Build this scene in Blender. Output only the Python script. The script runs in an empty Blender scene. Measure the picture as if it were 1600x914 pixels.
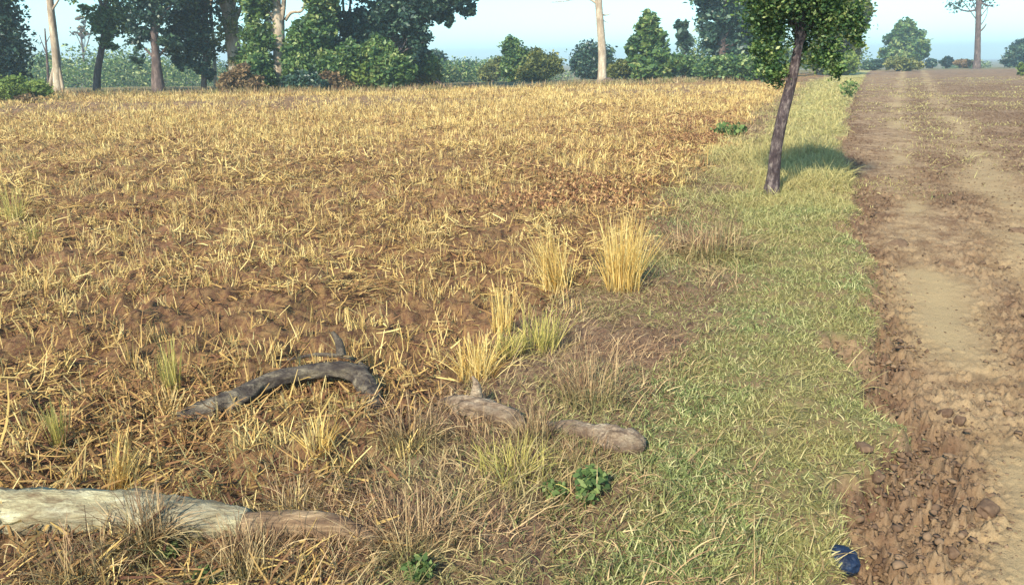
import bpy, math, random
import numpy as np
from mathutils import Vector, Matrix

rng = np.random.default_rng(7)
random.seed(7)
sc = bpy.context.scene
COL = sc.collection
R = math.radians

# ------------------------------------------------------------------ camera
CAM_H, TILT, ROLL, FPX = 1.30, 16.6, 0.6, 1200.0
cam_d = bpy.data.cameras.new('camera')
cam = bpy.data.objects.new('camera', cam_d)
COL.objects.link(cam)
cam_d.sensor_width = 36.0
cam_d.lens = FPX / 1600 * 36
cam_d.clip_end = 5000
cam_d.clip_start = 0.05
CM = Matrix.Translation((0, 0, CAM_H)) @ Matrix.Rotation(R(90 - TILT), 4, 'X') @ Matrix.Rotation(R(-ROLL), 4, 'Z')
cam.matrix_world = CM
sc.camera = cam

# ------------------------------------------------------------------ light
SUN_EL, SUN_TO = 37.0, (0.45, 0.89)      # shadows fall towards SUN_TO
w = bpy.data.worlds.new('World')
sc.world = w
w.use_nodes = True
nt = w.node_tree
bg = nt.nodes['Background']
sky = nt.nodes.new('ShaderNodeTexSky')
sky.sky_type = 'NISHITA'
sky.sun_disc = False
sky.sun_elevation = R(SUN_EL)
sky.sun_rotation = math.atan2(-SUN_TO[0], -SUN_TO[1])
sky.air_density = 1.0
sky.dust_density = 0.6
sky.ozone_density = 2.0
tint = nt.nodes.new('ShaderNodeMix'); tint.data_type = 'RGBA'; tint.blend_type = 'MULTIPLY'
tint.inputs[0].default_value = 1.0
tint.inputs[7].default_value = (0.71, 1.03, 1.10, 1)
nt.links.new(sky.outputs[0], tint.inputs[6])
nt.links.new(tint.outputs[2], bg.inputs[0])
bg.inputs[1].default_value = 0.145
sd = bpy.data.lights.new('sun', 'SUN')
sun = bpy.data.objects.new('sun', sd)
COL.objects.link(sun)
sd.energy = 5.0
sd.angle = R(2.0)
sd.color = (1.0, 0.91, 0.72)
ce = math.cos(R(SUN_EL))
nrm = math.hypot(*SUN_TO)
sun.rotation_euler = Vector((SUN_TO[0] / nrm * ce, SUN_TO[1] / nrm * ce, -math.sin(R(SUN_EL)))).to_track_quat('-Z', 'Y').to_euler()
sc.view_settings.view_transform = 'Standard'
sc.view_settings.look = 'None'
sc.view_settings.exposure = 1.0
sc.view_settings.gamma = 1.0
sc.view_settings.use_curve_mapping = False
sc.render.engine = 'CYCLES'
cy = sc.cycles
cy.use_denoising = True
cy.denoiser = 'OPENIMAGEDENOISE'
cy.denoising_input_passes = 'RGB_ALBEDO_NORMAL'
cy.denoising_prefilter = 'ACCURATE'
cy.max_bounces = 6
cy.diffuse_bounces = 3
cy.glossy_bounces = 2
cy.transmission_bounces = 3
cy.transparent_max_bounces = 8
cy.volume_bounces = 0
cy.use_adaptive_sampling = False

# ------------------------------------------------------------------ numbers
def _hash(ix, iy, seed):
    h = (ix.astype(np.int64) * 374761393 + iy.astype(np.int64) * 668265263 + seed * 1442695041) & 0xFFFFFFFF
    h = ((h ^ (h >> 13)) * 1274126177) & 0xFFFFFFFF
    h = (h ^ (h >> 16)) & 0xFFFFFF
    return h / float(0xFFFFFF)

def noise(x, y, seed=0):
    x = np.asarray(x, float); y = np.asarray(y, float)
    ix = np.floor(x); iy = np.floor(y)
    fx = x - ix; fy = y - iy
    fx = fx * fx * (3 - 2 * fx); fy = fy * fy * (3 - 2 * fy)
    a = _hash(ix, iy, seed); b = _hash(ix + 1, iy, seed)
    c = _hash(ix, iy + 1, seed); d = _hash(ix + 1, iy + 1, seed)
    return (a + (b - a) * fx) * (1 - fy) + (c + (d - c) * fx) * fy

def fbm(x, y, f, octv=4, seed=0, gain=0.5):
    s = 0; amp = 1; tot = 0
    for k in range(octv):
        s = s + amp * noise(x * f + 17.3 * k, y * f - 9.1 * k, seed + k)
        tot += amp; amp *= gain; f *= 2.03
    return s / tot - 0.5

def sstep(a, b, x):
    t = np.clip((x - a) / (b - a), 0, 1)
    return t * t * (3 - 2 * t)

def ray(px, py):
    d = CM.to_3x3() @ Vector(((px - 800) / FPX, -(py - 457) / FPX, -1))
    return d

def flat(px, py, z=0.0):
    d = ray(px, py)
    t = (z - CAM_H) / d.z
    return d.x * t, d.y * t

# edges of the grass strip and of the track, measured on the ground: x as a function of y
def curve(pts):
    W = sorted([flat(a, b)[::-1] for a, b in pts])
    ys = np.array([q[0] for q in W]); xs = np.array([q[1] for q in W])
    return ys, xs
FD = curve([(420, 1100), (500, 914), (560, 800), (620, 700), (700, 600), (850, 480), (990, 400), (1060, 300), (1150, 210), (1215, 150), (1262, 125), (1330, 106)])
DG = curve([(900, 1100), (960, 914), (1010, 780), (1060, 650), (1110, 500), (1150, 400), (1165, 320), (1190, 240), (1230, 170), (1270, 130), (1340, 106)])
GT = curve([(1330, 1100), (1335, 914), (1335, 780), (1338, 600), (1345, 450), (1330, 340), (1312, 250), (1318, 190), (1330, 150), (1352, 118), (1370, 104)])
R1 = curve([(1720, 1100), (1640, 914), (1575, 730), (1520, 600), (1480, 500), (1435, 400), (1408, 300), (1400, 220), (1402, 160), (1408, 125), (1412, 106)])
R2 = curve([(1900, 700), (1760, 500), (1650, 400), (1580, 310), (1510, 215), (1470, 160), (1450, 125), (1440, 106)])

def X(c, y):
    ys, xs = c
    y = np.asarray(y, float)
    r = np.interp(y, ys, xs)
    s1 = (xs[-1] - xs[-2]) / (ys[-1] - ys[-2])
    return np.where(y > ys[-1], xs[-1] + (y - ys[-1]) * s1, r)

def zones(x, y):
    j = fbm(x, y, 1.6, 4, 5) * (0.5 + 0.03 * np.abs(y))
    je = fbm(x, y, 1.6, 5, 9, 0.6) * 0.55
    fd = x + j * 0.9 - X(FD, y)      # >0 right of the field edge
    dg = x + j * 0.8 - X(DG, y)
    gt = x + je * 1.3 - X(GT, y)
    wid = 1 + 0.03 * np.maximum(y, 0)
    f = 1 - sstep(-0.15 * wid, 0.15 * wid, fd)
    t = sstep(-0.04, 0.05, gt)
    g = sstep(-0.18 * wid, 0.12 * wid, dg) * (1 - t)
    wob = fbm(x, y, 0.55, 3, 61)
    r1 = np.exp(-((x + je * 0.5 + wob * 0.35 - X(R1, y)) / (0.24 + 0.35 * wob)) ** 2) * t * (0.25 + 0.75 * sstep(-0.12, 0.12, fbm(x, y, 0.7, 3, 63))) * (1 - 0.2 * sstep(4, 8, y))
    r2 = np.exp(-((x + je * 0.5 + wob * 0.4 - X(R2, y)) / (0.34 + 0.4 * wob)) ** 2) * t * (0.2 + 0.5 * sstep(-0.15, 0.1, fbm(x, y, 0.7, 3, 64)))
    return f, g, t, np.maximum(r1, r2), gt

def field_end(x):
    return np.interp(x, [-60, -20, -6, 0, 6, 14, 40, 90], [38, 37, 38, 42, 46, 52, 95, 110])

def H(x, y, detail=True):
    x = np.asarray(x, float); y = np.asarray(y, float)
    f, g, t, r, gt = zones(x, y)
    near = 1 / (1 + (np.maximum(y, 0) / 14) ** 2)
    z = fbm(x, y, 0.25, 3, 21) * 0.10 + fbm(x, y, 1.1, 3, 22) * 0.05
    z = z + 0.02 * (1 - t) * sstep(0.7, 0.0, -gt)                       # raised lip of the verge
    z = z - (0.045 + 0.05 * fbm(x, y, 0.9, 2, 27)) * t - 0.02 * r
    if detail:
        c1 = fbm(x, y, 7, 4, 31, 0.6)
        c2 = fbm(x, y, 3.5, 3, 33)
        z = z + f * (c1 * 0.15 + c2 * 0.07) + (1 - f) * (1 - t) * c1 * 0.04
        cl = np.abs(fbm(x * 1.0, y * 0.9, 17, 5, 41, 0.68)) * 2
        pit = np.maximum(fbm(x, y, 13, 3, 43), 0)
        band = cloddy(x, y, t, r, gt)
        z = z + t * (1 - 0.9 * r) * (cl - 0.35) * 0.085 * (0.75 + band) * near - t * pit * 0.10 * band * near
    # beyond the field the land drops a little
    drop = sstep(4, 60, y - field_end(x) - 6)
    z = z * (1 - drop) - drop * 1.3 + np.where(y > 200, (y - 200) * 0.0, 0)
    return z

def cloddy(x, y, t, r, gt):
    edge = np.exp(-((gt - 0.16) / 0.17) ** 2)
    mid = fbm(x, y, 1.3, 3, 51) + 0.5
    far2 = sstep(0.25, 0.55, x - X(R1, y)) * 0.9
    return np.clip((edge * 1.0 + sstep(0.35, 0.75, mid) * 0.8 + far2 * 0.6) * (1 - r) * t, 0, 1.2)

def at(px, py):
    z = 0.0
    for _ in range(6):
        x, y = flat(px, py, z)
        z = 0.5 * z + 0.5 * float(H(x, y, False))
    return x, y, float(H(x, y))

def depth_scale(x, y, z):
    v = CM.inverted() @ Vector((x, y, z))
    return -v.z / FPX

def bare_band(x, y):
    q = (field_end(x) - y + fbm(x, y, 0.12, 3, 131) * 8)
    return np.exp(-((q - 9) / 5) ** 2) * sstep(0.30, 0.5, fbm(x, y, 0.08, 2, 133) + 0.5 + 0.2 * (x < -3) + 0.2 * (x > 8))

# ------------------------------------------------------------------ mesh helpers
def mesh(name, V, F, mat, parent=None, attrs=None, smooth=False, loc=(0, 0, 0), n=4):
    """F: (m,n) int array"""
    me = bpy.data.meshes.new(name)
    V = np.asarray(V, np.float32); F = np.asarray(F, np.int32)
    me.vertices.add(len(V)); me.vertices.foreach_set('co', V.ravel())
    me.loops.add(F.size); me.loops.foreach_set('vertex_index', F.ravel())
    me.polygons.add(len(F))
    me.polygons.foreach_set('loop_start', np.arange(len(F), dtype=np.int32) * F.shape[1])
    me.polygons.foreach_set('loop_total', np.full(len(F), F.shape[1], np.int32))
    if smooth:
        me.polygons.foreach_set('use_smooth', np.ones(len(F), bool))
    for k, a in (attrs or {}).items():
        at_ = me.attributes.new(k, 'FLOAT', 'POINT')
        at_.data.foreach_set('value', np.asarray(a, np.float32))
    me.update(calc_edges=True)
    me.materials.append(mat)
    o = bpy.data.objects.new(name, me)
    COL.objects.link(o)
    o.location = loc
    if parent: o.parent = parent
    return o

def tag(o, label=None, cat=None, group=None, kind=None):
    if label: o['label'] = label
    if cat: o['category'] = cat
    if group: o['group'] = group
    if kind: o['kind'] = kind
    return o

def empty(name, loc, label=None, cat=None, group=None):
    o = bpy.data.objects.new(name, None)
    o.empty_display_size = 0.1
    COL.objects.link(o)
    o.location = loc
    return tag(o, label, cat, group)

class Acc:
    def __init__(s): s.V = []; s.F = []; s.A = {}; s.n = 0
    def add(s, V, F, **A):
        s.V.append(V); s.F.append(F + s.n); s.n += len(V)
        for k, a in A.items(): s.A.setdefault(k, []).append(a)
    def build(s, name, mat, parent=None, smooth=False, loc=(0, 0, 0)):
        V = np.concatenate(s.V) - np.array(loc if parent is None else (0, 0, 0))
        return mesh(name, V, np.concatenate(s.F), mat, parent, {k: np.concatenate(a) for k, a in s.A.items()}, smooth, loc)

def blades(P, az, el, L, wd, bend, segs=3, tip=0.15, rnd=None, roll=None):
    n = len(P)
    az, el, L, wd, bend = [np.broadcast_to(np.asarray(q, float), (n,)) for q in (az, el, L, wd, bend)]
    if roll is None: roll = rng.uniform(-0.9, 0.9, n)
    if rnd is None: rnd = rng.random(n)
    dx, dy = np.cos(az), np.sin(az)
    pos = P.copy()
    rows = []
    for k in range(segs + 1):
        t = k / segs
        a = el + bend * t
        wdt = wd * 0.5 * (1 - (1 - tip) * t ** 1.5)
        sx = -dy * np.cos(roll) - dx * np.sin(a) * np.sin(roll)
        sy = dx * np.cos(roll) - dy * np.sin(a) * np.sin(roll)
        sz = np.cos(a) * np.sin(roll)
        S = np.stack([sx, sy, sz], 1) * wdt[:, None]
        rows.append(pos - S); rows.append(pos + S)
        am = el + bend * (t + 0.5 / segs)
        pos = pos + np.stack([dx * np.cos(am), dy * np.cos(am), np.sin(am)], 1) * (L / segs)[:, None]
    V = np.stack(rows, 1).reshape(-1, 3)
    m = 2 * (segs + 1)
    base = np.arange(n)[:, None] * m
    F = np.concatenate([np.stack([base[:, 0] + 2 * k, base[:, 0] + 2 * k + 1, base[:, 0] + 2 * k + 3, base[:, 0] + 2 * k + 2], 1) for k in range(segs)])
    tt = np.tile(np.repeat(np.linspace(0, 1, segs + 1), 2), n)
    return V, F, np.repeat(rnd, m), tt

def tube(pts, rad, ring=10, sub=4, nz=0.0, freq=3.0, seed=0, cap=True, ridge=0.0):
    """closed tapering tube along a polyline; nz: surface roughness relative to the radius"""
    pts = np.array(pts, float); rad = np.array(rad, float)
    m = (len(pts) - 1) * sub + 1
    ti = np.linspace(0, len(pts) - 1, m)
    # catmull-rom
    Pp = np.vstack([2 * pts[0] - pts[1], pts, 2 * pts[-1] - pts[-2]])
    i = np.minimum(ti.astype(int), len(pts) - 2); u = (ti - i)[:, None]
    p0, p1, p2, p3 = Pp[i], Pp[i + 1], Pp[i + 2], Pp[i + 3]
    C = 0.5 * (2 * p1 + (p2 - p0) * u + (2 * p0 - 5 * p1 + 4 * p2 - p3) * u ** 2 + (3 * p1 - p0 - 3 * p2 + p3) * u ** 3)
    rr = np.interp(ti, np.arange(len(pts)), rad)
    T = np.gradient(C, axis=0); T /= np.linalg.norm(T, axis=1)[:, None] + 1e-9
    up = np.array([0.13, 0.21, 0.97]) if abs(T[:, 2]).mean() < 0.8 else np.array([1.0, 0.1, 0.0])
    A = np.cross(T, up); A /= np.linalg.norm(A, axis=1)[:, None] + 1e-9
    B = np.cross(T, A)
    th = np.linspace(0, 2 * np.pi, ring, endpoint=False)
    cs, sn = np.cos(th), np.sin(th)
    rf = np.ones((m, ring))
    if nz:
        s_ = np.arange(m)[:, None] / sub
        rf = rf + nz * 2 * fbm(s_ * freq + cs[None] * 1.5 + 31, sn[None] * 1.5 + s_ * 0.3 + seed * 3.7, 1.3, 4, seed + 60)
    if ridge:
        s_ = np.arange(m)[:, None] / sub
        rf = rf + ridge * 2 * fbm(th[None] * 5 + s_ * 0.3, s_ * 0.35 + th[None] * 0, 1.0, 3, seed + 80)
    V = C[:, None] + (A[:, None] * cs[None, :, None] + B[:, None] * sn[None, :, None]) * (rr[:, None] * rf)[:, :, None]
    V = V.reshape(-1, 3)
    q = np.arange(ring); qn = (q + 1) % ring
    F = np.concatenate([np.stack([k * ring + q, k * ring + qn, (k + 1) * ring + qn, (k + 1) * ring + q], 1) for k in range(m - 1)])
    if cap:
        n0 = len(V)
        V = np.vstack([V, C[0] - T[0] * rr[0] * 0.15, C[-1] + T[-1] * rr[-1] * 0.15])
        e = (m - 1) * ring
        F = np.concatenate([F, np.stack([np.full(ring, n0), qn, q, np.full(ring, n0)], 1)[:, :4], np.stack([e + q, e + qn, np.full(ring, n0 + 1), np.full(ring, n0 + 1)], 1)])
    return V, F

def fix_tris(F):
    return F

# ------------------------------------------------------------------ materials
def new_mat(name, rough=0.9, spec=0.2):
    m = bpy.data.materials.new(name)
    m.use_nodes = True
    b = m.node_tree.nodes['Principled BSDF']
    b.inputs['Roughness'].default_value = rough
    b.inputs['Specular IOR Level'].default_value = spec
    return m, m.node_tree, b

def N(nt, t, **kw):
    n = nt.nodes.new(t)
    for k, v in kw.items():
        if k.startswith('_'): setattr(n, k[1:], v)
        else: n.inputs[k].default_value = v
    return n

def attr(nt, name):
    n = nt.nodes.new('ShaderNodeAttribute'); n.attribute_name = name
    return n.outputs['Fac']

def ramp(nt, fac, stops, interp='LINEAR'):
    n = nt.nodes.new('ShaderNodeValToRGB')
    n.color_ramp.interpolation = interp
    e = n.color_ramp.elements
    e[0].position, e[0].color = stops[0][0], (*stops[0][1], 1)
    e[1].position, e[1].color = stops[-1][0], (*stops[-1][1], 1)
    for p, c in stops[1:-1]:
        q = e.new(p); q.color = (*c, 1)
    nt.links.new(fac, n.inputs[0])
    return n.outputs[0]

def mix(nt, fac, a, b, mode='MIX'):
    n = nt.nodes.new('ShaderNodeMix'); n.data_type = 'RGBA'; n.blend_type = mode
    for s, v in ((n.inputs[0], fac), (n.inputs[6], a), (n.inputs[7], b)):
        if hasattr(v, 'links') or isinstance(v, bpy.types.NodeSocket): nt.links.new(v, s)
        elif isinstance(v, (int, float)): s.default_value = v
        else: s.default_value = (*v, 1)
    return n.outputs[2]

def tex(nt, scale, detail=4, rough=0.6, coord='Object', stretch=None, dist=0.0):
    tc = nt.nodes.new('ShaderNodeTexCoord')
    src = tc.outputs[coord]
    if stretch:
        mp = nt.nodes.new('ShaderNodeMapping'); mp.inputs['Scale'].default_value = stretch
        nt.links.new(src, mp.inputs[0]); src = mp.outputs[0]
    n = N(nt, 'ShaderNodeTexNoise', Scale=scale, Detail=detail, Roughness=rough, Distortion=dist)
    nt.links.new(src, n.inputs['Vector'])
    return n.outputs['Fac']

def bump(nt, b, h, strength, dist):
    n = N(nt, 'ShaderNodeBump', Strength=strength, Distance=dist)
    nt.links.new(h, n.inputs['Height'])
    nt.links.new(n.outputs[0], b.inputs['Normal'])

def plant_mat(name, stops, trans=0.35, tipcol=None, rough=0.75, patch=None, spec=0.15):
    m, nt, b = new_mat(name, rough, spec)
    c = ramp(nt, attr(nt, 'rnd'), stops)
    if patch:
        n = tex(nt, patch[0], 3)
        f = ramp(nt, n, [(0.42, (0, 0, 0)), (0.6, (1, 1, 1))])
        c = mix(nt, f, c, mix(nt, patch[2], c, patch[1]))
    if name == 'verge_grass':
        c = mix(nt, attr(nt, 'yel'), c, mix(nt, 0.65, c, (0.52, 0.41, 0.17)))
    if tipcol:
        c = mix(nt, attr(nt, 'tt'), c, mix(nt, 0.5, c, tipcol))
    nt.links.new(c, b.inputs['Base Color'])
    if trans:
        tr = nt.nodes.new('ShaderNodeBsdfTranslucent')
        nt.links.new(c, tr.inputs[0])
        ms = nt.nodes.new('ShaderNodeMixShader'); ms.inputs[0].default_value = trans
        nt.links.new(b.outputs[0], ms.inputs[1]); nt.links.new(tr.outputs[0], ms.inputs[2])
        nt.links.new(ms.outputs[0], nt.nodes['Material Output'].inputs[0])
    return m

def bark_mat(name, c0, c1, c2, scale=6, stretch=(1, 1, 0.25), b_=0.6, d_=0.03):
    m, nt, b = new_mat(name, 0.9, 0.15)
    n = tex(nt, scale, 6, 0.65, 'Object', stretch, 0.4)
    n2 = tex(nt, scale * 0.25, 3)
    c = ramp(nt, n, [(0.33, c0), (0.5, c1), (0.66, c2)])
    c = mix(nt, ramp(nt, n2, [(0.4, (0, 0, 0)), (0.62, (1, 1, 1))]), c, mix(nt, 0.6, c, c0))
    fib = tex(nt, scale * 6, 5, 0.7, 'Object', stretch, 0.8)          # fibres, cracks and dirt of the wood itself
    c = mix(nt, ramp(nt, fib, [(0.40, (1, 1, 1)), (0.54, (0, 0, 0))]), c, mix(nt, 0.5, c, c0))
    nt.links.new(c, b.inputs['Base Color'])
    bump(nt, b, mix(nt, 0.5, n, fib), b_, d_)
    return m

M = {}
M['straw'] = plant_mat('straw', [(0, (0.11, 0.05, 0.03)), (0.3, (0.27, 0.155, 0.065)), (0.62, (0.51, 0.35, 0.115)), (1, (0.78, 0.62, 0.27))], 0.25, patch=(0.9, (0.22, 0.095, 0.045), 0.42))
M['gold'] = plant_mat('golden_straw', [(0, (0.40, 0.24, 0.07)), (0.5, (0.70, 0.49, 0.155)), (1, (0.85, 0.67, 0.30))], 0.4)
M['goldgreen'] = plant_mat('yellow_green_straw', [(0, (0.24, 0.22, 0.06)), (0.5, (0.50, 0.42, 0.12)), (1, (0.66, 0.54, 0.2))], 0.4)
M['dry'] = plant_mat('dry_grass', [(0, (0.09, 0.045, 0.03)), (0.4, (0.24, 0.14, 0.08)), (0.75, (0.42, 0.275, 0.145)), (1, (0.62, 0.46, 0.25))], 0.25, patch=(1.1, (0.25, 0.26, 0.09), 0.6))
M['green'] = plant_mat('verge_grass', [(0, (0.045, 0.065, 0.025)), (0.4, (0.185, 0.225, 0.075)), (0.75, (0.34, 0.37, 0.145)), (1, (0.62, 0.55, 0.29))], 0.35, patch=(1.3, (0.38, 0.27, 0.11), 0.4))
M['weed'] = plant_mat('weed_leaf', [(0, (0.05, 0.09, 0.03)), (0.6, (0.13, 0.19, 0.06)), (1, (0.28, 0.33, 0.12))], 0.35)
M['leaf'] = plant_mat('tree_leaf', [(0, (0.012, 0.04, 0.022)), (0.35, (0.05, 0.11, 0.035)), (0.7, (0.15, 0.23, 0.06)), (1, (0.42, 0.44, 0.18))], 0.35, rough=0.5, spec=0.4)
M['leafdark'] = plant_mat('dark_tree_leaf', [(0, (0.006, 0.018, 0.022)), (0.45, (0.026, 0.06, 0.045)), (0.78, (0.07, 0.13, 0.07)), (1, (0.26, 0.30, 0.17))], 0.22, rough=0.45, spec=0.45)
M['leafolive'] = plant_mat('olive_tree_leaf', [(0, (0.05, 0.07, 0.02)), (0.5, (0.13, 0.15, 0.04)), (1, (0.32, 0.30, 0.09))], 0.35, rough=0.55, spec=0.3)
M['leafbrown'] = plant_mat('dry_bush_leaf', [(0, (0.09, 0.055, 0.035)), (0.5, (0.18, 0.115, 0.06)), (1, (0.33, 0.24, 0.12))], 0.25)
M['leafrust'] = plant_mat('fallen_leaf', [(0, (0.10, 0.045, 0.03)), (0.5, (0.25, 0.12, 0.055)), (1, (0.52, 0.32, 0.15))], 0.2)
M['leafgreen'] = plant_mat('bright_bush_leaf', [(0, (0.08, 0.13, 0.03)), (0.5, (0.15, 0.21, 0.05)), (1, (0.28, 0.33, 0.09))], 0.35)
M['bark_dark'] = bark_mat('dark_bark', (0.05, 0.035, 0.035), (0.12, 0.085, 0.075), (0.26, 0.19, 0.16), 9)
M['bark_pale'] = bark_mat('pale_bark', (0.20, 0.15, 0.11), (0.42, 0.34, 0.25), (0.60, 0.52, 0.40), 5)
M['bark_near'] = bark_mat('purple_brown_bark', (0.03, 0.02, 0.022), (0.11, 0.08, 0.082), (0.34, 0.27, 0.24), 30, (1, 1, 0.35), 1.0, 0.03)
M['wood_pale'] = bark_mat('pale_log_wood', (0.11, 0.07, 0.04), (0.40, 0.36, 0.22), (0.58, 0.56, 0.40), 14, (0.25, 1, 1), 1.0, 0.02)
M['wood_brown'] = bark_mat('brown_log_wood', (0.06, 0.035, 0.025), (0.20, 0.13, 0.075), (0.38, 0.27, 0.16), 26, (0.15, 1, 1), 0.8, 0.012)
M['wood_grey'] = bark_mat('grey_branch_bark', (0.03, 0.022, 0.022), (0.13, 0.105, 0.08), (0.34, 0.28, 0.19), 26, (0.5, 1, 1), 1.0, 0.02)
M['wood_tan'] = bark_mat('tan_weathered_wood', (0.08, 0.05, 0.036), (0.32, 0.235, 0.16), (0.52, 0.42, 0.29), 24, (0.4, 1, 1), 1.0, 0.02)

def clod_mat():
    m, nt, b = new_mat('soil_clod', 0.95, 0.1)
    n = tex(nt, 40, 4)
    c = ramp(nt, attr(nt, 'rnd'), [(0, (0.06, 0.036, 0.026)), (0.6, (0.12, 0.075, 0.047)), (1, (0.21, 0.14, 0.085))])
    c = mix(nt, 0.35, c, ramp(nt, n, [(0.3, (0.06, 0.035, 0.024)), (0.7, (0.24, 0.16, 0.10))]))
    nt.links.new(c, b.inputs['Base Color'])
    bump(nt, b, n, 0.5, 0.01)
    return m
M['clod'] = clod_mat()

def ground_mat():
    m, nt, b = new_mat('ground_soil', 0.97, 0.08)
    L = nt.links
    fine = tex(nt, 90, 6, 0.75)
    med = tex(nt, 7, 5, 0.65)
    big = tex(nt, 0.5, 4, 0.6)
    soil = ramp(nt, fine, [(0.3, (0.03, 0.013, 0.010)), (0.5, (0.085, 0.042, 0.026)), (0.7, (0.185, 0.11, 0.065))])
    # field: soil with chopped straw; far away the straw covers most of it
    litter = tex(nt, 30, 6, 0.75, 'Object', (1.0, 0.45, 1))
    field = mix(nt, ramp(nt, litter, [(0.42, (0, 0, 0)), (0.58, (1, 1, 1))]), (0.07, 0.03, 0.02), (0.46, 0.30, 0.11))
    field = mix(nt, attr(nt, 'far'), mix(nt, 0.72, field, soil), field)
    field = mix(nt, ramp(nt, big, [(0.40, (0, 0, 0)), (0.62, (1, 1, 1))]), field, mix(nt, 0.5, field, (0.20, 0.10, 0.055)))
    gr = mix(nt, ramp(nt, med, [(0.40, (0, 0, 0)), (0.6, (1, 1, 1))]), (0.20, 0.20, 0.08), (0.26, 0.18, 0.10))
    gr = mix(nt, 0.35, gr, soil)
    gr = mix(nt, attr(nt, 'far'), gr, (0.30, 0.27, 0.11))
    dry = mix(nt, 0.5, soil, mix(nt, ramp(nt, litter, [(0.42, (0, 0, 0)), (0.58, (1, 1, 1))]), (0.15, 0.09, 0.065), (0.33, 0.23, 0.14)))
    trk = mix(nt, ramp(nt, med, [(0.36, (0, 0, 0)), (0.60, (1, 1, 1))]), mix(nt, 0.5, soil, (0.19, 0.115, 0.07)), mix(nt, 0.5, soil, (0.50, 0.36, 0.21)))
    rut = mix(nt, 0.3, (0.44, 0.325, 0.17), soil)
    scrub = mix(nt, ramp(nt, med, [(0.4, (0, 0, 0)), (0.6, (1, 1, 1))]), (0.10, 0.09, 0.045), (0.20, 0.16, 0.08))
    c = dry
    c = mix(nt, attr(nt, 'wf'), c, field)
    c = mix(nt, attr(nt, 'wg'), c, gr)
    c = mix(nt, attr(nt, 'wt'), c, trk)
    c = mix(nt, attr(nt, 'wb'), c, mix(nt, 0.45, c, (0.085, 0.045, 0.032)))
    c = mix(nt, attr(nt, 'wr'), c, rut)
    c = mix(nt, attr(nt, 'ws'), c, scrub)
    L.new(c, b.inputs['Base Color'])
    h = mix(nt, 0.5, fine, med)
    bump(nt, b, h, 0.7, 0.03)
    return m
M['ground'] = ground_mat()

# ------------------------------------------------------------------ ground, one sheet cut along its edges into field, verge and track
s_in = np.linspace(-1, 1, 1050)
s_out = np.array([1.06, 1.15, 1.3, 1.6, 2.2, 3.5, 7, 20, 60])
S = np.concatenate([-s_out[::-1], s_in, s_out])
yr = np.concatenate([[-120, -50, -20, -8, -4, -2, -0.8, 0, 0.4, 0.8], np.geomspace(1.1, 70, 980), np.geomspace(71, 2500, 70)])
GY = np.repeat(yr[:, None], len(S), 1)
GX = S[None, :] * (0.80 * np.maximum(yr, 0) + 1.5)[:, None]
GZ = H(GX, GY)
GZ = np.where(np.abs(GX) > 400, GZ, GZ)
f, g, t, r, gt = zones(GX, GY)
far = sstep(5, 22, GY)
ws = sstep(0, 5, GY - field_end(GX) + fbm(GX, GY, 0.15, 3, 77) * 6)
nr, nc = GX.shape
idx = np.arange(nr * nc).reshape(nr, nc)
F = np.stack([idx[:-1, :-1], idx[:-1, 1:], idx[1:, 1:], idx[1:, :-1]], -1).reshape(-1, 4)
V = np.stack([GX, GY, GZ], -1).reshape(-1, 3)
f = f * (1 - 0.8 * bare_band(GX, GY))
A = {'wf': f.ravel(), 'wg': g.ravel(), 'wt': t.ravel(), 'wr': (r * 0.95).ravel(), 'wb': np.clip(cloddy(GX, GY, t, r, gt) * (0.6 + 1.2 * (fbm(GX, GY, 3, 3, 71) + 0.2)), 0, 1).ravel(), 'far': far.ravel(), 'ws': ws.ravel()}
cellt = t.ravel()[F].mean(1); cellf = zones(GX, GY)[0].ravel()[F].mean(1)
cls = np.where(cellt > 0.5, 2, np.where(cellf > 0.5, 0, 1))
for k, (nm, lab) in enumerate((('field', 'harvested field of brown soil under chopped straw'), ('grass_verge', 'raised verge of soil under dry and green grass'), ('dirt_track', 'rutted brown dirt track with cloddy edges'))):
    Fk = F[cls == k]
    u, inv = np.unique(Fk, return_inverse=True)
    o = mesh(nm, V[u], inv.reshape(-1, 4), M['ground'], None, {a: v[u] for a, v in A.items()}, True)
    tag(o, lab, None, None, 'structure')
del V, F, GX, GY, GZ, idx, A

# ------------------------------------------------------------------ haze
def haze():
    bpy_me = bpy.data.meshes.new('haze')
    x0, x1, y0, y1, z0, z1 = -900, 900, -60, 1600, -6, 26
    vs = [(x, y, z) for z in (z0, z1) for y in (y0, y1) for x in (x0, x1)]
    bpy_me.from_pydata(vs, [], [(0, 2, 3, 1), (4, 5, 7, 6), (0, 1, 5, 4), (2, 6, 7, 3), (0, 4, 6, 2), (1, 3, 7, 5)])
    m = bpy.data.materials.new('haze'); m.use_nodes = True
    nt = m.node_tree
    nt.nodes.remove(nt.nodes['Principled BSDF'])
    v = nt.nodes.new('ShaderNodeVolumePrincipled')
    v.inputs['Color'].default_value = (0.80, 0.96, 1.0, 1)
    v.inputs['Density'].default_value = 0.0014
    v.inputs['Anisotropy'].default_value = 0.2
    nt.links.new(v.outputs[0], nt.nodes['Material Output'].inputs['Volume'])
    bpy_me.materials.append(m)
    o = bpy.data.objects.new('haze', bpy_me); COL.objects.link(o)
    tag(o, 'pale blue haze in the air over the fields', 'haze', None, 'stuff')
haze()

# ------------------------------------------------------------------ ground cover
def scatter(n, y0, y1, p, side=0.72, pad=0.8):
    """random ground points in front of the camera; density per area falls as y**-p"""
    u = rng.random(n)
    e = 2 - p
    if abs(e) < 1e-6: y = y0 * (y1 / y0) ** u
    else: y = (y0 ** e + u * (y1 ** e - y0 ** e)) ** (1 / e)
    x = (rng.random(n) * 2 - 1) * (side * y + pad)
    return x, y

def keep(mask, *a):
    return [q[mask] for q in a]

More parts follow.
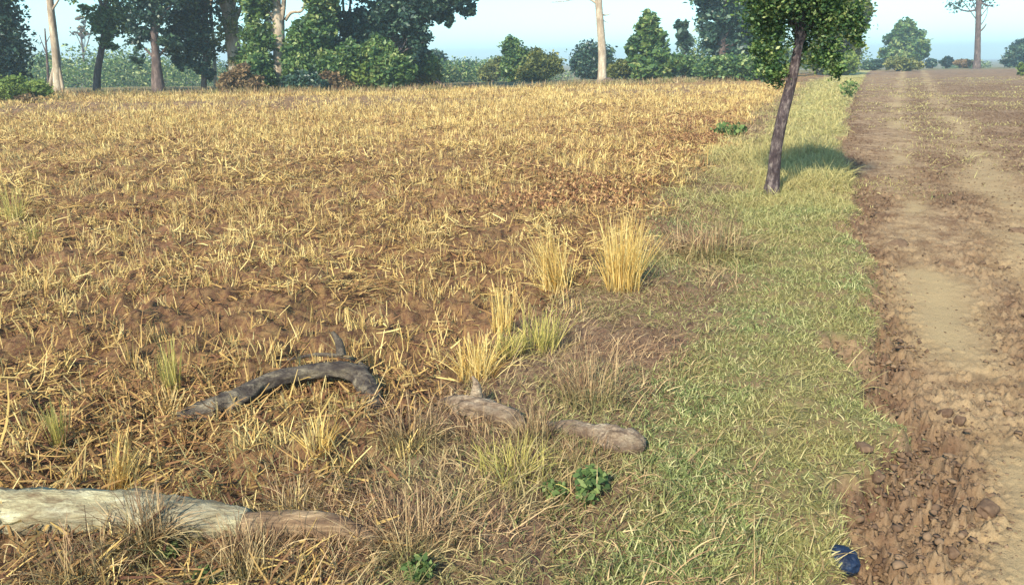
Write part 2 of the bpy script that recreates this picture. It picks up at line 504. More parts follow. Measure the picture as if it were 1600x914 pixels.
def build_fallen_leaves():
    n = 40000
    y = rng.uniform(6.8, 20, n); x = X(FD, y) - 0.2 - np.abs(rng.normal(0, 0.10, n)) * y
    f, g, t, r, gt = zones(x, y)
    cl = fbm(x, y, 1.2, 3, 141) + 0.5
    x, y = keep((rng.random(n) < f * sstep(0.4, 0.6, cl)), x, y)
    n = len(x)
    P = np.stack([x, y, H(x, y) + 0.02 + rng.random(n) * 0.04], 1)
    V, F, rn = leaves_mesh(P, rng.uniform(0.02, 0.05, n), up=0.1)
    o = mesh('fallen_leaves', V, F, M['leafrust'], None, {'rnd': rn})
    tag(o, 'rust brown fallen leaves scattered over the field towards the slanting tree', 'fallen leaves', None, 'stuff')

def build_straw():
    acc = Acc()
    # lying straw, near
    x, y = scatter(330000, 1.3, 42, 1.6)
    f, g, t, r, gt = zones(x, y)
    clump = 0.55 * fbm(x, y, 4.5, 3, 101) + 0.6 * fbm(x, y, 1.1, 3, 102) + 0.5
    dens = f * (0.06 + 0.85 * sstep(0.43, 0.60, clump)) * (0.62 + 0.38 * sstep(2.5, 5, y)) * (y < field_end(x) + 2) * (1 - 0.75 * bare_band(x, y))
    x, y = keep(rng.random(len(x)) < dens, x, y)
    n = len(x)
    sc_ = np.maximum(1, y / 5.0) ** 0.8
    swirl = fbm(x, y, 0.8, 2, 103) * 9
    rdk = np.clip(rng.random(n) * (0.80 + 0.20 * sstep(2.5, 6, y)) - 0.12 * (fbm(x, y, 1.7, 3, 107) > 0.03), 0, 1)
    az = swirl + rng.normal(0, 0.75, n) + np.pi * (rng.random(n) < 0.5)
    L = rng.gamma(3.2, 0.020, n) * np.minimum(sc_, 1.5) + 0.02
    wd = rng.uniform(0.0035, 0.0095, n) * sc_
    el = rng.normal(0.12, 0.28, n)
    z = H(x, y) + rng.random(n) ** 2 * 0.045 + 0.004
    P = np.stack([x, y, z], 1)
    V, F, rn, tt = blades(P, az, el, L, wd, rng.normal(-0.15, 0.5, n), 3, 0.4, rnd=rdk)
    acc.add(V, F, rnd=rn, tt=tt)
    o = acc.build('straw_litter', M['straw'])
    tag(o, 'loose straw lying tangled over the harvested field', 'straw', None, 'stuff')
    # standing stubble
    acc = Acc()
    x, y = scatter(42000, 1.4, 44, 0.9)
    # in rough rows
    a = 0.35
    u = x * math.cos(a) + y * math.sin(a); v = -x * math.sin(a) + y * math.cos(a)
    v = np.round(v / 0.22) * 0.22 + rng.normal(0, 0.03, len(v))
    x = u * math.cos(a) - v * math.sin(a); y = u * math.sin(a) + v * math.cos(a)
    ok = y > 1.3
    x, y = x[ok], y[ok]
    f, g, t, r, gt = zones(x, y)
    patch = fbm(x, y, 0.7, 3, 105) + 0.5
    x, y, patch = keep((rng.random(len(x)) < f * (1 - 0.7 * bare_band(x, y)) * (0.25 + sstep(0.4, 0.65, patch))) & (y < field_end(x) + 1), x, y, patch)
    k = 7
    x = np.repeat(x, k); y = np.repeat(y, k)
    n = len(x)
    tuft_az = np.repeat(rng.random(n // k) * 6.28, k)
    x = x + rng.normal(0, 0.016, n) * (1 + y / 12); y = y + rng.normal(0, 0.016, n) * (1 + y / 12)
    hh = np.repeat(rng.uniform(0.05, 0.14, n // k), k) * rng.uniform(0.6, 1.1, n)
    sc_ = np.maximum(1, y / 6.0) ** 0.8
    P = np.stack([x, y, H(x, y) - 0.01], 1)
    V, F, rn, tt = blades(P, tuft_az + rng.normal(0, 1.0, n), rng.uniform(0.75, 1.55, n), hh * (1 + 0.25 * (sc_ - 1)), rng.uniform(0.003, 0.006, n) * sc_, rng.normal(-0.1, 0.3, n), 2, 0.6, rnd=np.clip(rng.normal(0.74, 0.22, n), 0, 1))
    acc.add(V, F, rnd=rn, tt=tt)
    o = acc.build('cut_stubble', M['straw'])
    tag(o, 'cut straw stubble standing in rough rows across the field', 'stubble', None, 'stuff')

def build_dry():
    acc = Acc()
    x, y = scatter(420000, 1.3, 50, 1.6)
    f, g, t, r, gt = zones(x, y)
    cl = fbm(x, y, 3.0, 3, 111) + 0.5
    dens = (1 - f) * (1 - g * 0.84) * (1 - t) * (0.6 + sstep(0.3, 0.6, cl)) + f * 0.05
    # a thinner dry zone spreads into the field near the logs
    sp = np.exp(-((x + 0.3) / 1.1) ** 2 - ((y - 2.0) / 0.8) ** 2)
    dens = np.maximum(dens, sp * 0.8 * (1 - t))
    x, y = keep((rng.random(len(x)) < dens) & (y < field_end(x) + 3), x, y)
    n = len(x)
    sc_ = np.maximum(1, y / 4.5) ** 0.8
    tall = fbm(x, y, 1.5, 3, 115) + 0.5
    P = np.stack([x, y, H(x, y) - 0.005 + rng.random(n) ** 3 * 0.03], 1)
    V, F, rn, tt = blades(P, fbm(x, y, 1.2, 2, 113) * 8 + rng.normal(0, 1.1, n), rng.uniform(0.15, 1.25, n), rng.gamma(4.5, 0.0145, n) * (0.5 + tall) * np.minimum(sc_, 1.8), rng.uniform(0.0018, 0.0042, n) * sc_, rng.uniform(-2.0, 0.1, n), 4, 0.2)
    acc.add(V, F, rnd=rn, tt=tt)
    o = acc.build('dry_grass', M['dry'])
    tag(o, 'tangled dry brown grass between the stubble and the green strip', 'dry grass', None, 'stuff')

def build_green():
    acc = Acc()
    x, y = scatter(680000, 1.3, 60, 1.6, 0.75)
    x2 = rng.uniform(0.1, 4.6, 760000); y2 = 1.3 + 12 * rng.random(760000) ** 2.2
    x = np.concatenate([x, x2]); y = np.concatenate([y, y2])
    f, g, t, r, gt = zones(x, y)
    bare = fbm(x, y, 5.0, 4, 121) + 0.5
    dens = g * (0.38 + 1.0 * sstep(0.34, 0.52, bare)) + (1 - f) * (1 - t) * (1 - g) * 0.30 * sstep(0.35, 0.6, fbm(x, y, 1.4, 3, 128) + 0.55) + 0.02 * f * (fbm(x, y, 1.5, 2, 124) > 0.12)
    dens = dens + t * 0.10 * np.exp(-(gt / 0.12) ** 2) + t * 0.6 * sstep(6, 18, y) * sstep(0.48, 0.62, fbm(x, y, 0.6, 3, 122) + 0.5 + 0.25 * np.exp(-((x - X(R1, y) - 0.5) / 0.5) ** 2)) * (1 - r)
    x, y = keep((rng.random(len(x)) < dens * (1 - 0.35 * sstep(6, 9, y))), x, y)
    n = len(x)
    sc_ = np.maximum(1, y / 4.5) ** 0.85
    P = np.stack([x, y, H(x, y) - 0.004], 1)
    V, F, rn, tt = blades(P, rng.random(n) * 6.28, rng.uniform(0.25, 1.3, n), rng.gamma(3.2, 0.0068, n) * (1 + 1.1 * sstep(5.5, 9, y)) * (1 - 0.6 * zones(x, y)[2]) * (0.6 + 0.9 * (fbm(x, y, 1.6, 2, 129) + 0.5)) * np.minimum(sc_, 2.2) + 0.009, rng.uniform(0.0025, 0.006, n) * sc_, rng.uniform(-1.6, 0.2, n), 3, 0.15)
    acc.add(V, F, rnd=rn, tt=tt)
    acc.A['yel'] = [np.repeat(np.clip(0.85 * sstep(5.5, 10, y + fbm(x, y, 0.9, 3, 127) * 5), 0, 1), 8)]
    o = acc.build('short_grass', M['green'])
    tag(o, 'short yellow green grass along the edge of the dirt track', 'grass', None, 'stuff')

# deformed ico-ish clods
import bmesh
_bm = bmesh.new(); bmesh.ops.create_icosphere(_bm, subdivisions=4, radius=1)
ICO_V = np.array([v.co[:] for v in _bm.verts]); ICO_F = np.array([[v.index for v in f_.verts] for f_ in _bm.faces]); _bm.free()
_bm = bmesh.new(); bmesh.ops.create_icosphere(_bm, subdivisions=1, radius=1)
ICO1_V = np.array([v.co[:] for v in _bm.verts]); ICO1_F = np.array([[v.index for v in f_.verts] for f_ in _bm.faces]); _bm.free()

def build_clods():
    x, y = scatter(420000, 1.3, 45, 1.5, 0.75)
    f, g, t, r, gt = zones(x, y)
    band = cloddy(x, y, t, r, gt)
    x, y, band = keep(rng.random(len(x)) < t * (0.16 + band * 0.9) * (1 - 0.7 * r) + 0.02 * (1 - t), x, y, band)
    n = len(x)
    sz = (rng.gamma(0.9, 0.0028, n) + 0.0018) * (0.7 + 0.5 * band) * np.maximum(1, y / 6) ** 0.5
    sz = np.minimum(sz, 0.02)
    jit = rng.uniform(0.4, 1.45, (n, len(ICO1_V)))
    B = ICO1_V[None] * jit[:, :, None] * np.stack([sz * rng.uniform(0.8, 1.5, n), sz * rng.uniform(0.8, 1.4, n), sz * rng.uniform(0.5, 0.9, n)], 1)[:, None, :]
    a = rng.random(n) * 6.28
    ca, sa = np.cos(a)[:, None], np.sin(a)[:, None]
    Vx = B[:, :, 0] * ca - B[:, :, 1] * sa + x[:, None]
    Vy = B[:, :, 0] * sa + B[:, :, 1] * ca + y[:, None]
    Vz = B[:, :, 2] + (H(x, y) + sz * 0.3)[:, None]
    V = np.stack([Vx, Vy, Vz], -1).reshape(-1, 3)
    F = (ICO1_F[None] + (np.arange(n) * len(ICO1_V))[:, None, None]).reshape(-1, 3)
    o = mesh('soil_crumbs', V, F, M['clod'], None, {'rnd': np.repeat(rng.random(n), len(ICO1_V))})
    tag(o, 'small crumbs of broken soil scattered over the dirt track', 'soil crumbs', None, 'stuff')

build_straw(); build_dry(); build_green(); build_clods()

# ------------------------------------------------------------------ tufts of straw
def tuft(name, cat, label, px, py, hpx, wpx, n, mat, lean=0.0, group=None, wd=0.005, fan=0.35, bend=0.5):
    x, y, z = at(px, py)
    s = depth_scale(x, y, z)
    h, wr = hpx * s, wpx * s * 0.5
    loose = name == 'grass_tussock'
    k_ = 0.5 if loose else 0.38
    bx = np.clip(rng.normal(0, 1, n), -1.7, 1.7) * wr * k_; by = np.clip(rng.normal(0, 1, n), -1.7, 1.7) * wr * k_
    if loose: fan = fan * 1.35; bend = bend * 1.7; h *= 0.95
    P = np.stack([bx, by, np.full(n, -0.012)], 1)
    out = np.arctan2(by, bx) + rng.normal(0, 0.7, n)
    el = np.clip(np.pi / 2 - np.abs(rng.normal(0, fan, n)), 0.3, 1.57)
    # lean: shift towards +x / -x
    az = np.where(rng.random(n) < min(abs(lean), 1), np.where(lean > 0, 0, np.pi) + rng.normal(0, 0.5, n), out)
    V, F, rn, tt = blades(P, az, el, h * rng.uniform(0.55, 1.12, n), wd * rng.uniform(0.6, 1.2, n), rng.normal(-0.7 * bend, bend * 0.8, n), 5 if loose else 4, 0.35)
    o = mesh(name, V, F, M[mat], None, {'rnd': rn, 'tt': tt}, False, (x, y, z))
    return tag(o, label, cat, group)

TG = 'golden straw tufts at the field edge'
tuft('straw_tuft', 'straw tuft', 'tallest golden straw tuft, right of all, upright at the field edge', 972, 450, 108, 70, 330, 'gold', 0, TG, bend=0.25, fan=0.22)
tuft('straw_tuft', 'straw tuft', 'golden straw tuft leaning left, just left of the tallest tuft', 868, 450, 100, 60, 210, 'gold', -0.8, TG, bend=0.2, fan=0.4)
tuft('straw_tuft', 'straw tuft', 'thin upright golden tuft behind the yellow green tuft', 785, 525, 70, 45, 70, 'gold', 0, TG, bend=0.2, fan=0.2)
tuft('straw_tuft', 'straw tuft', 'yellow green tuft right of the golden row above the weathered wood', 845, 545, 72, 75, 120, 'goldgreen', 0.2, TG, bend=0.3, fan=0.35)
tuft('straw_tuft', 'straw tuft', 'broad golden tuft spreading just above the weathered wood', 745, 585, 68, 80, 170, 'gold', 0.1, TG, bend=0.4, fan=0.45)
tuft('straw_tuft', 'straw tuft', 'low green gold tuft between the broad and yellow green tufts', 795, 560, 50, 60, 90, 'goldgreen', 0.3, TG, bend=0.5, fan=0.5)
TF = 'straw tufts standing in the stubble field'
tuft('straw_tuft', 'straw tuft', 'upright yellow straw tuft left of the grey curved branch', 272, 612, 85, 34, 60, 'goldgreen', 0, TF, bend=0.12, fan=0.14)
tuft('straw_tuft', 'straw tuft', 'short pale fan of straw below the grey curved branch', 500, 712, 62, 50, 95, 'gold', 0.2, TF, bend=0.2, fan=0.42)
tuft('straw_tuft', 'straw tuft', 'narrow upright yellow tuft near the left edge above the pale log', 93, 700, 85, 26, 50, 'goldgreen', 0, TF, bend=0.12, fan=0.12)
tuft('straw_tuft', 'straw tuft', 'straw tuft leaning right, above the middle of the pale log', 180, 752, 100, 50, 60, 'gold', 0.9, TF, bend=0.2, fan=0.65)
tuft('straw_tuft', 'straw tuft', 'small pale straw tuft touching the top of the pale log', 118, 756, 45, 32, 50, 'gold', -0.4, TF, bend=0.3, fan=0.5)
tuft('straw_tuft', 'straw tuft', 'thin straw tuft behind the right end of the grey branch', 548, 560, 55, 40, 45, 'straw', 0.3, TF, bend=0.3, fan=0.5)
tuft('straw_tuft', 'straw tuft', 'faded straw tuft standing far left in the middle field', 22, 345, 62, 50, 80, 'goldgreen', 0, TF, fan=0.3)
tuft('straw_tuft', 'straw tuft', 'faded straw tuft beside another in the middle field', 55, 372, 45, 45, 60, 'goldgreen', 0, TF, fan=0.3)
tuft('straw_tuft', 'straw tuft', 'thin pair of pale stems alone in the middle of the field', 278, 358, 26, 9, 8, 'straw', 0, TF, bend=0.1, fan=0.1)
tuft('straw_tuft', 'straw tuft', 'leaning golden stems in the field left of centre', 195, 385, 30, 26, 26, 'gold', -0.6, TF, fan=0.5)
tuft('straw_tuft', 'straw tuft', 'upright thin stems in the field above the grey branch', 325, 452, 36, 16, 18, 'gold', 0, TF, bend=0.1, fan=0.12)
tuft('straw_tuft', 'straw tuft', 'pale leaning stems low on the left side of the field', 70, 470, 52, 30, 16, 'straw', 0.8, TF, fan=0.4)
tuft('straw_tuft', 'straw tuft', 'slim upright stems by the left part of the branch', 205, 560, 50, 20, 16, 'straw', 0.2, TF, bend=0.1, fan=0.15)
DGG = 'dry grass tussocks around the logs'
tuft('grass_tussock', 'tussock', 'wide tussock of olive dry grass between branch and weathered wood', 645, 690, 78, 90, 260, 'dry', 0, DGG, 0.0035, 0.35, 0.6)
tuft('grass_tussock', 'tussock', 'tussock of dry grass growing over the middle of the pale log', 232, 850, 105, 62, 420, 'dry', 0.2, DGG, 0.0035, 0.35, 0.8)
tuft('grass_tussock', 'tussock', 'tan grass tussock between the two pieces of weathered wood', 832, 690, 72, 50, 150, 'dry', 0, DGG, 0.0032, 0.3, 0.5)
tuft('grass_tussock', 'tussock', 'tall tan grass tussock behind the weathered wood pieces', 920, 625, 95, 110, 300, 'dry', 0, DGG, 0.003, 0.35, 0.5)
tuft('grass_tussock', 'tussock', 'brown grass tussock to the right of the brown log end', 640, 850, 100, 130, 380, 'dry', -0.2, DGG, 0.0028, 0.5, 0.8)
tuft('grass_tussock', 'tussock', 'straw coloured tussock just above the brown log end', 470, 800, 80, 120, 240, 'dry', 0.1, DGG, 0.003, 0.4, 0.6)
tuft('grass_tussock', 'tussock', 'grass tussock in front of the pale log at the left edge', 130, 905, 90, 130, 300, 'dry', 0, DGG, 0.003, 0.45, 0.8)
tuft('grass_tussock', 'tussock', 'yellow green tussock left of the leafy weeds', 800, 745, 70, 110, 260, 'goldgreen', 0, DGG, 0.003, 0.45, 0.7)
tuft('grass_tussock', 'tussock', 'greyish dry tussock at the field edge left of the near tree', 1110, 398, 68, 120, 700, 'dry', 0, DGG, 0.006, 0.6, 1.0)
tuft('grass_tussock', 'tussock', 'grey green tussock right of the tallest golden tuft', 1045, 400, 42, 80, 220, 'dry', 0, DGG, 0.005, 0.6, 1.0)

# ------------------------------------------------------------------ leafy weeds
def leaves_mesh(P, size, rnd=None, up=0.0, aspect=0.55):
    """folded diamond leaves"""
    n = len(P)
    d = rng.normal(0, 1, (n, 3)); d[:, 2] = d[:, 2] * 0.7 + up
    d /= np.linalg.norm(d, axis=1)[:, None]
    q = rng.normal(0, 1, (n, 3))
    s = np.cross(d, q); s /= np.linalg.norm(s, axis=1)[:, None]
    nn = np.cross(d, s)
    size = np.broadcast_to(size, (n,))[:, None]
    a = P - d * size * 0.5; b = P + d * size * 0.5
    wv = s * size * aspect * 0.5; fold = nn * size * 0.09
    V = np.stack([a, P + wv + fold, b, P - wv + fold], 1).reshape(-1, 3)
    i = np.arange(n)[:, None] * 4
    F = i + np.array([[0, 1, 2, 3]])
    if rnd is None: rnd = rng.random(n)
    return V, F, np.repeat(rnd, 4)

build_fallen_leaves()

def weed(label, px, py, wpx, hpx, n=60, leafpx=13, mat='weed', group='leafy weeds in the grass'):
    x, y, z = at(px, py); s = depth_scale(x, y, z)
    root = empty('leafy_weed', (x, y, z), label, 'weed', group)
    P = rng.normal(0, 1, (n, 3)); P /= np.linalg.norm(P, axis=1)[:, None]
    P *= rng.random(n)[:, None] ** 0.4
    P = P * np.array([wpx * s * 0.5, wpx * s * 0.5, hpx * s * 0.5]) + np.array([0, 0, hpx * s * 0.55])
    V, F, rn = leaves_mesh(P, leafpx * s * rng.uniform(0.6, 1.3, n), up=0.3, aspect=0.6)
    mesh('foliage', V, F, M[mat], root, {'rnd': rn})
    k = 7
    V, F, rn, tt = blades(np.zeros((k, 3)), rng.random(k) * 6.28, rng.uniform(0.7, 1.5, k), np.full(k, hpx * s * 0.9), np.full(k, 2.2 * s), rng.normal(0, 0.2, k), 3)
    mesh('stem', V, F, M[mat], root, {'rnd': rn, 'tt': tt})

weed('low bright green weed among dry grass, middle of three', 868, 775, 42, 26, 60, 14)
weed('bright yellow green weed, lowest of the three by the green strip', 915, 790, 36, 32, 60, 13)
weed('dark green weed beside the green strip below the weathered wood', 925, 770, 60, 40, 90, 15)
weed('dark green weed at the bottom edge below the brown grass tussock', 655, 905, 50, 42, 90, 16)
weed('small green weed below the grass growing over the pale log', 262, 862, 40, 22, 45, 15)
weed('dark green weed in the left part of the bottom edge', 318, 908, 60, 24, 70, 14)
weed('low dark green plant in the far field near the slanting tree', 1140, 212, 60, 20, 150, 9)
weed('small dark green plant at the far edge of the dirt track', 1325, 152, 32, 26, 120, 6)

# ------------------------------------------------------------------ logs
def line_pts(pts, lift=None):
    """pixel points lying on the ground -> world, lift in metres for each"""
    out = []
    for i, (a, b) in enumerate(pts):
        x, y, z = at(a, b)
        zz = float(H(x, y, False))
        out.append((x, y, zz + (lift[i] if lift else 0)))
    return np.array(out)

def log_thing(name, label, px_pts, lifts, rads, mat, partname, nz=0.12, ridge=0.1, seed=0, extra=()):
    P = line_pts(px_pts, lifts)
    o0 = P[len(P) // 2].copy()
    root = empty(name, tuple(o0), label, 'log')
    V, F = tube(P - o0, rads, 28, 14, nz, 2.0, seed, ridge=ridge)
    mesh(partname, V, F, M[mat], root, smooth=True)
    for nm, pp, rr, mt in extra:
        V, F = tube(np.array(pp) - o0, rr, 14, 10, 0.2, 2.0, seed + 5, ridge=0.12)
        mesh(nm, V, F, M[mt], root, smooth=True)
    return root, P

# pale log at bottom left
e = line_pts([(355, 832), (410, 832), (470, 832), (530, 838), (590, 850)], [0.030, 0.030, 0.032, 0.028, 0.01])
log_thing('fallen_log', 'thick pale log half buried in grass with a stripped brown end, bottom left', [(-160, 812), (-80, 812), (0, 815), (100, 818), (200, 820), (300, 826), (385, 832)],
          [0.030, 0.035, 0.035, 0.035, 0.035, 0.034, 0.034], [0.070, 0.072, 0.072, 0.068, 0.064, 0.058, 0.038], 'wood_pale', 'pale_wood', 0.34, 0.24, 3,
          extra=[('brown_stripped_end', e, [0.030, 0.040, 0.042, 0.036, 0.016], 'wood_brown')])
# dark curved branch
P = line_pts([(450, 572), (500, 570), (548, 576), (575, 590)], [0.03, 0.05, 0.05, 0.04])
q0 = at(537, 583)
knot = np.array([(q0[0] + 0.01, q0[1] - 0.06, q0[2] + 0.07), (q0[0], q0[1] - 0.04, q0[2] + 0.12), (q0[0] - 0.03, q0[1] - 0.02, q0[2] + 0.165)])
log_thing('fallen_branch', 'dark grey curved branch arching over the stubble with a forked right end', [(280, 655), (325, 652), (370, 640), (410, 622), (455, 612), (510, 608), (558, 612), (580, 630), (600, 648)],
          [0.015, 0.025, 0.035, 0.06, 0.075, 0.085, 0.08, 0.045, 0.0], [0.020, 0.046, 0.046, 0.036, 0.032, 0.032, 0.038, 0.040, 0.020], 'wood_grey', 'main_branch', 0.34, 0.22, 7,
          extra=[('side_twig', P, [0.005, 0.009, 0.010, 0.012], 'wood_grey'), ('knot_stub', knot, [0.022, 0.018, 0.008], 'wood_grey')])
# weathered pieces
q1 = at(745, 640)
spike = np.array([(q1[0], q1[1], q1[2] + 0.05), (q1[0] + 0.0, q1[1] + 0.01, q1[2] + 0.10), (q1[0] - 0.015, q1[1] + 0.01, q1[2] + 0.135)])
log_thing('weathered_log', 'tan weathered piece of wood with a short broken spike, left of two', [(685, 632), (715, 640), (760, 652), (800, 662), (822, 668)],
          [0.005, 0.024, 0.028, 0.018, -0.005], [0.012, 0.042, 0.046, 0.038, 0.014], 'wood_tan', 'wood_piece', 0.42, 0.3, 11,
          extra=[('broken_spike', spike, [0.026, 0.016, 0.004], 'wood_tan')])
log_thing('weathered_log', 'greyish pink weathered log with a rounded end, right of two', [(850, 668), (890, 675), (930, 685), (965, 700), (990, 705), (1004, 708)],
          [0.003, 0.014, 0.016, 0.024, 0.024, 0.008], [0.018, 0.034, 0.036, 0.052, 0.050, 0.022], 'wood_tan', 'wood_piece', 0.36, 0.26, 15)

# grass blades that lie over the logs
def over_log(label, px, py, hpx, wpx, n, lean):
    tuft('grass_tussock', 'tussock', label, px, py, hpx, wpx, n, 'dry', lean, DGG, 0.003, 0.6, 0.9)
over_log('sparse dry grass lying over the far side of the brown log end', 520, 862, 75, 110, 260, 0)
over_log('dry grass tussock hiding the joint between pale and brown wood', 378, 880, 100, 80, 520, 0)
over_log('sparse grass tussock at the foot of the brown log end', 430, 868, 62, 120, 170, 0)
over_log('sparse grass tussock in front of the grey branch', 560, 660, 40, 70, 90, 0)
over_log('low grass tussock in front of the greyish pink log', 905, 725, 55, 110, 300, 0)
over_log('low dry grass tussock in front of the tan piece of wood', 745, 690, 42, 110, 240, 0)

# ------------------------------------------------------------------ blue plastic bundle
def blue_bundle():
    x, y, z = at(1314, 893); z = float(np.mean([H(x + a_, y + b_) for a_ in (-.04, 0, .04) for b_ in (-.04, 0, .04)])) + 0.012
    s = depth_scale(x, y, z)
    bm = bmesh.new(); bmesh.ops.create_icosphere(bm, subdivisions=5, radius=1)
    V = np.array([v.co[:] for v in bm.verts]); F = np.array([[v.index for v in f_.verts] for f_ in bm.faces]); bm.free()
    th = np.arctan2(V[:, 1], V[:, 0]); 
    fold = np.abs(fbm(th * 2.2 + 9, V[:, 2] * 0.9, 1.6, 3, 201)) * 0.55 * (1 - np.abs(V[:, 2]) * 0.5)
    lump = fbm(V[:, 0] * 1.3 + 3, V[:, 1] * 1.3 + V[:, 2], 1.5, 3, 205) * 0.35
    V = V * (1 - fold + lump)[:, None] * np.array([26 * s, 26 * s, 23 * s])
    V[:, 2] = np.maximum(V[:, 2] + 16 * s, -0.01)
    m, nt, b = new_mat('blue_plastic', 0.6, 0.25)
    c = ramp(nt, tex(nt, 25, 3), [(0.35, (0.004, 0.008, 0.022)), (0.65, (0.012, 0.026, 0.06))])
    nt.links.new(c, b.inputs['Base Color'])
    o = mesh('plastic_bundle', V, F, m, None, None, True, (x, y, z))
    tag(o, 'dark blue crumpled plastic bundle at the corner of grass and track', 'plastic bundle')
blue_bundle()

# ------------------------------------------------------------------ large clods
def clod(label, px, py, wpx, hpx):
    x, y, z = at(px, py); s = depth_scale(x, y, z)
    q = rng.random(3) * 50
    rr = 1 + 1.3 * fbm(ICO_V[:, 0] * 1.2 + q[0] + ICO_V[:, 2], ICO_V[:, 1] * 1.2 + q[1] - ICO_V[:, 2], 1.3, 4, 7, 0.7)
    for _ in range(9):          # chop flat facets off, as broken soil has
        d = rng.normal(0, 1, 3); d /= np.linalg.norm(d)
        pr = (ICO_V @ d) * rr
        rr = np.where(pr > 0.72, rr * 0.72 / np.maximum(pr, 1e-3), rr)
    V = ICO_V * (rr + rng.uniform(-0.035, 0.035, len(ICO_V)))[:, None]
    wpx *= 0.75; hpx *= 0.85
    V = V * np.array([wpx * s / 2, wpx * s / 2, hpx * s / 2]) + np.array([0, 0, hpx * s * 0.05])
    o = mesh('soil_clod', V, ICO_F, M['clod'], None, {'rnd': np.full(len(V), rng.random() * 0.5)}, False, (x, y, z))
    tag(o, label, 'soil clod', 'large clods on the dirt track')
clod('dark wide clod on the track right of the near tree', 1402, 380, 46, 20)
clod('brown clod beside the left rut in the lower half of the track', 1478, 640, 34, 24)
clod('pointed clod halfway down the right part of the track', 1500, 655, 26, 20)
clod('dark clod near the right edge of the frame at the second rut', 1590, 362, 34, 16)
clod('brown clod lying against the grass edge of the lower track', 1350, 700, 38, 28)
clod('clod standing at the foot of the grass edge low on the track', 1372, 745, 32, 26)
clod('large clod at the edge of the smooth rut low on the right', 1545, 790, 50, 36)
clod('grey clod right of the blue bundle on the track', 1385, 850, 34, 24)
clod('rounded dark clod in the middle of the lowest part of the track', 1490, 850, 36, 26)

# ------------------------------------------------------------------ trees and bushes
LEAFK = 1.22
def crown_points(blobs, s, bx, by, n, clump=0.16, per=26):
    """blobs in pixels (cx, cy, rx, ry, depth offset in px)"""
    vol = np.array([b[2] * b[3] for b in blobs], float); vol /= vol.sum()
    out = []; subs = []
    for b, v in zip(blobs, vol):
        m = max(3, int(n * v / per))
        d = rng.normal(0, 1, (m, 3)); d /= np.linalg.norm(d, axis=1)[:, None]
        rr = rng.random(m) ** 0.45
        ry_ = 0.5 * (b[2] + b[3])
        c = d * rr[:, None] * np.array([b[2], ry_, b[3]]) * s + np.array([(b[0] - bx) * s, (b[4] if len(b) > 4 else 0) * s, (by - b[1]) * s])
        subs.append(c)
        k = int(n * v)
        pick = rng.integers(0, m, k)
        sg = clump * (b[2] + b[3]) * 0.5 * s
        out.append(c[pick] + rng.normal(0, 1, (k, 3)) * sg * np.array([1, 1, 0.75]))
    P = np.concatenate(out)
    return P[P[:, 2] > 0.02], np.concatenate(subs)

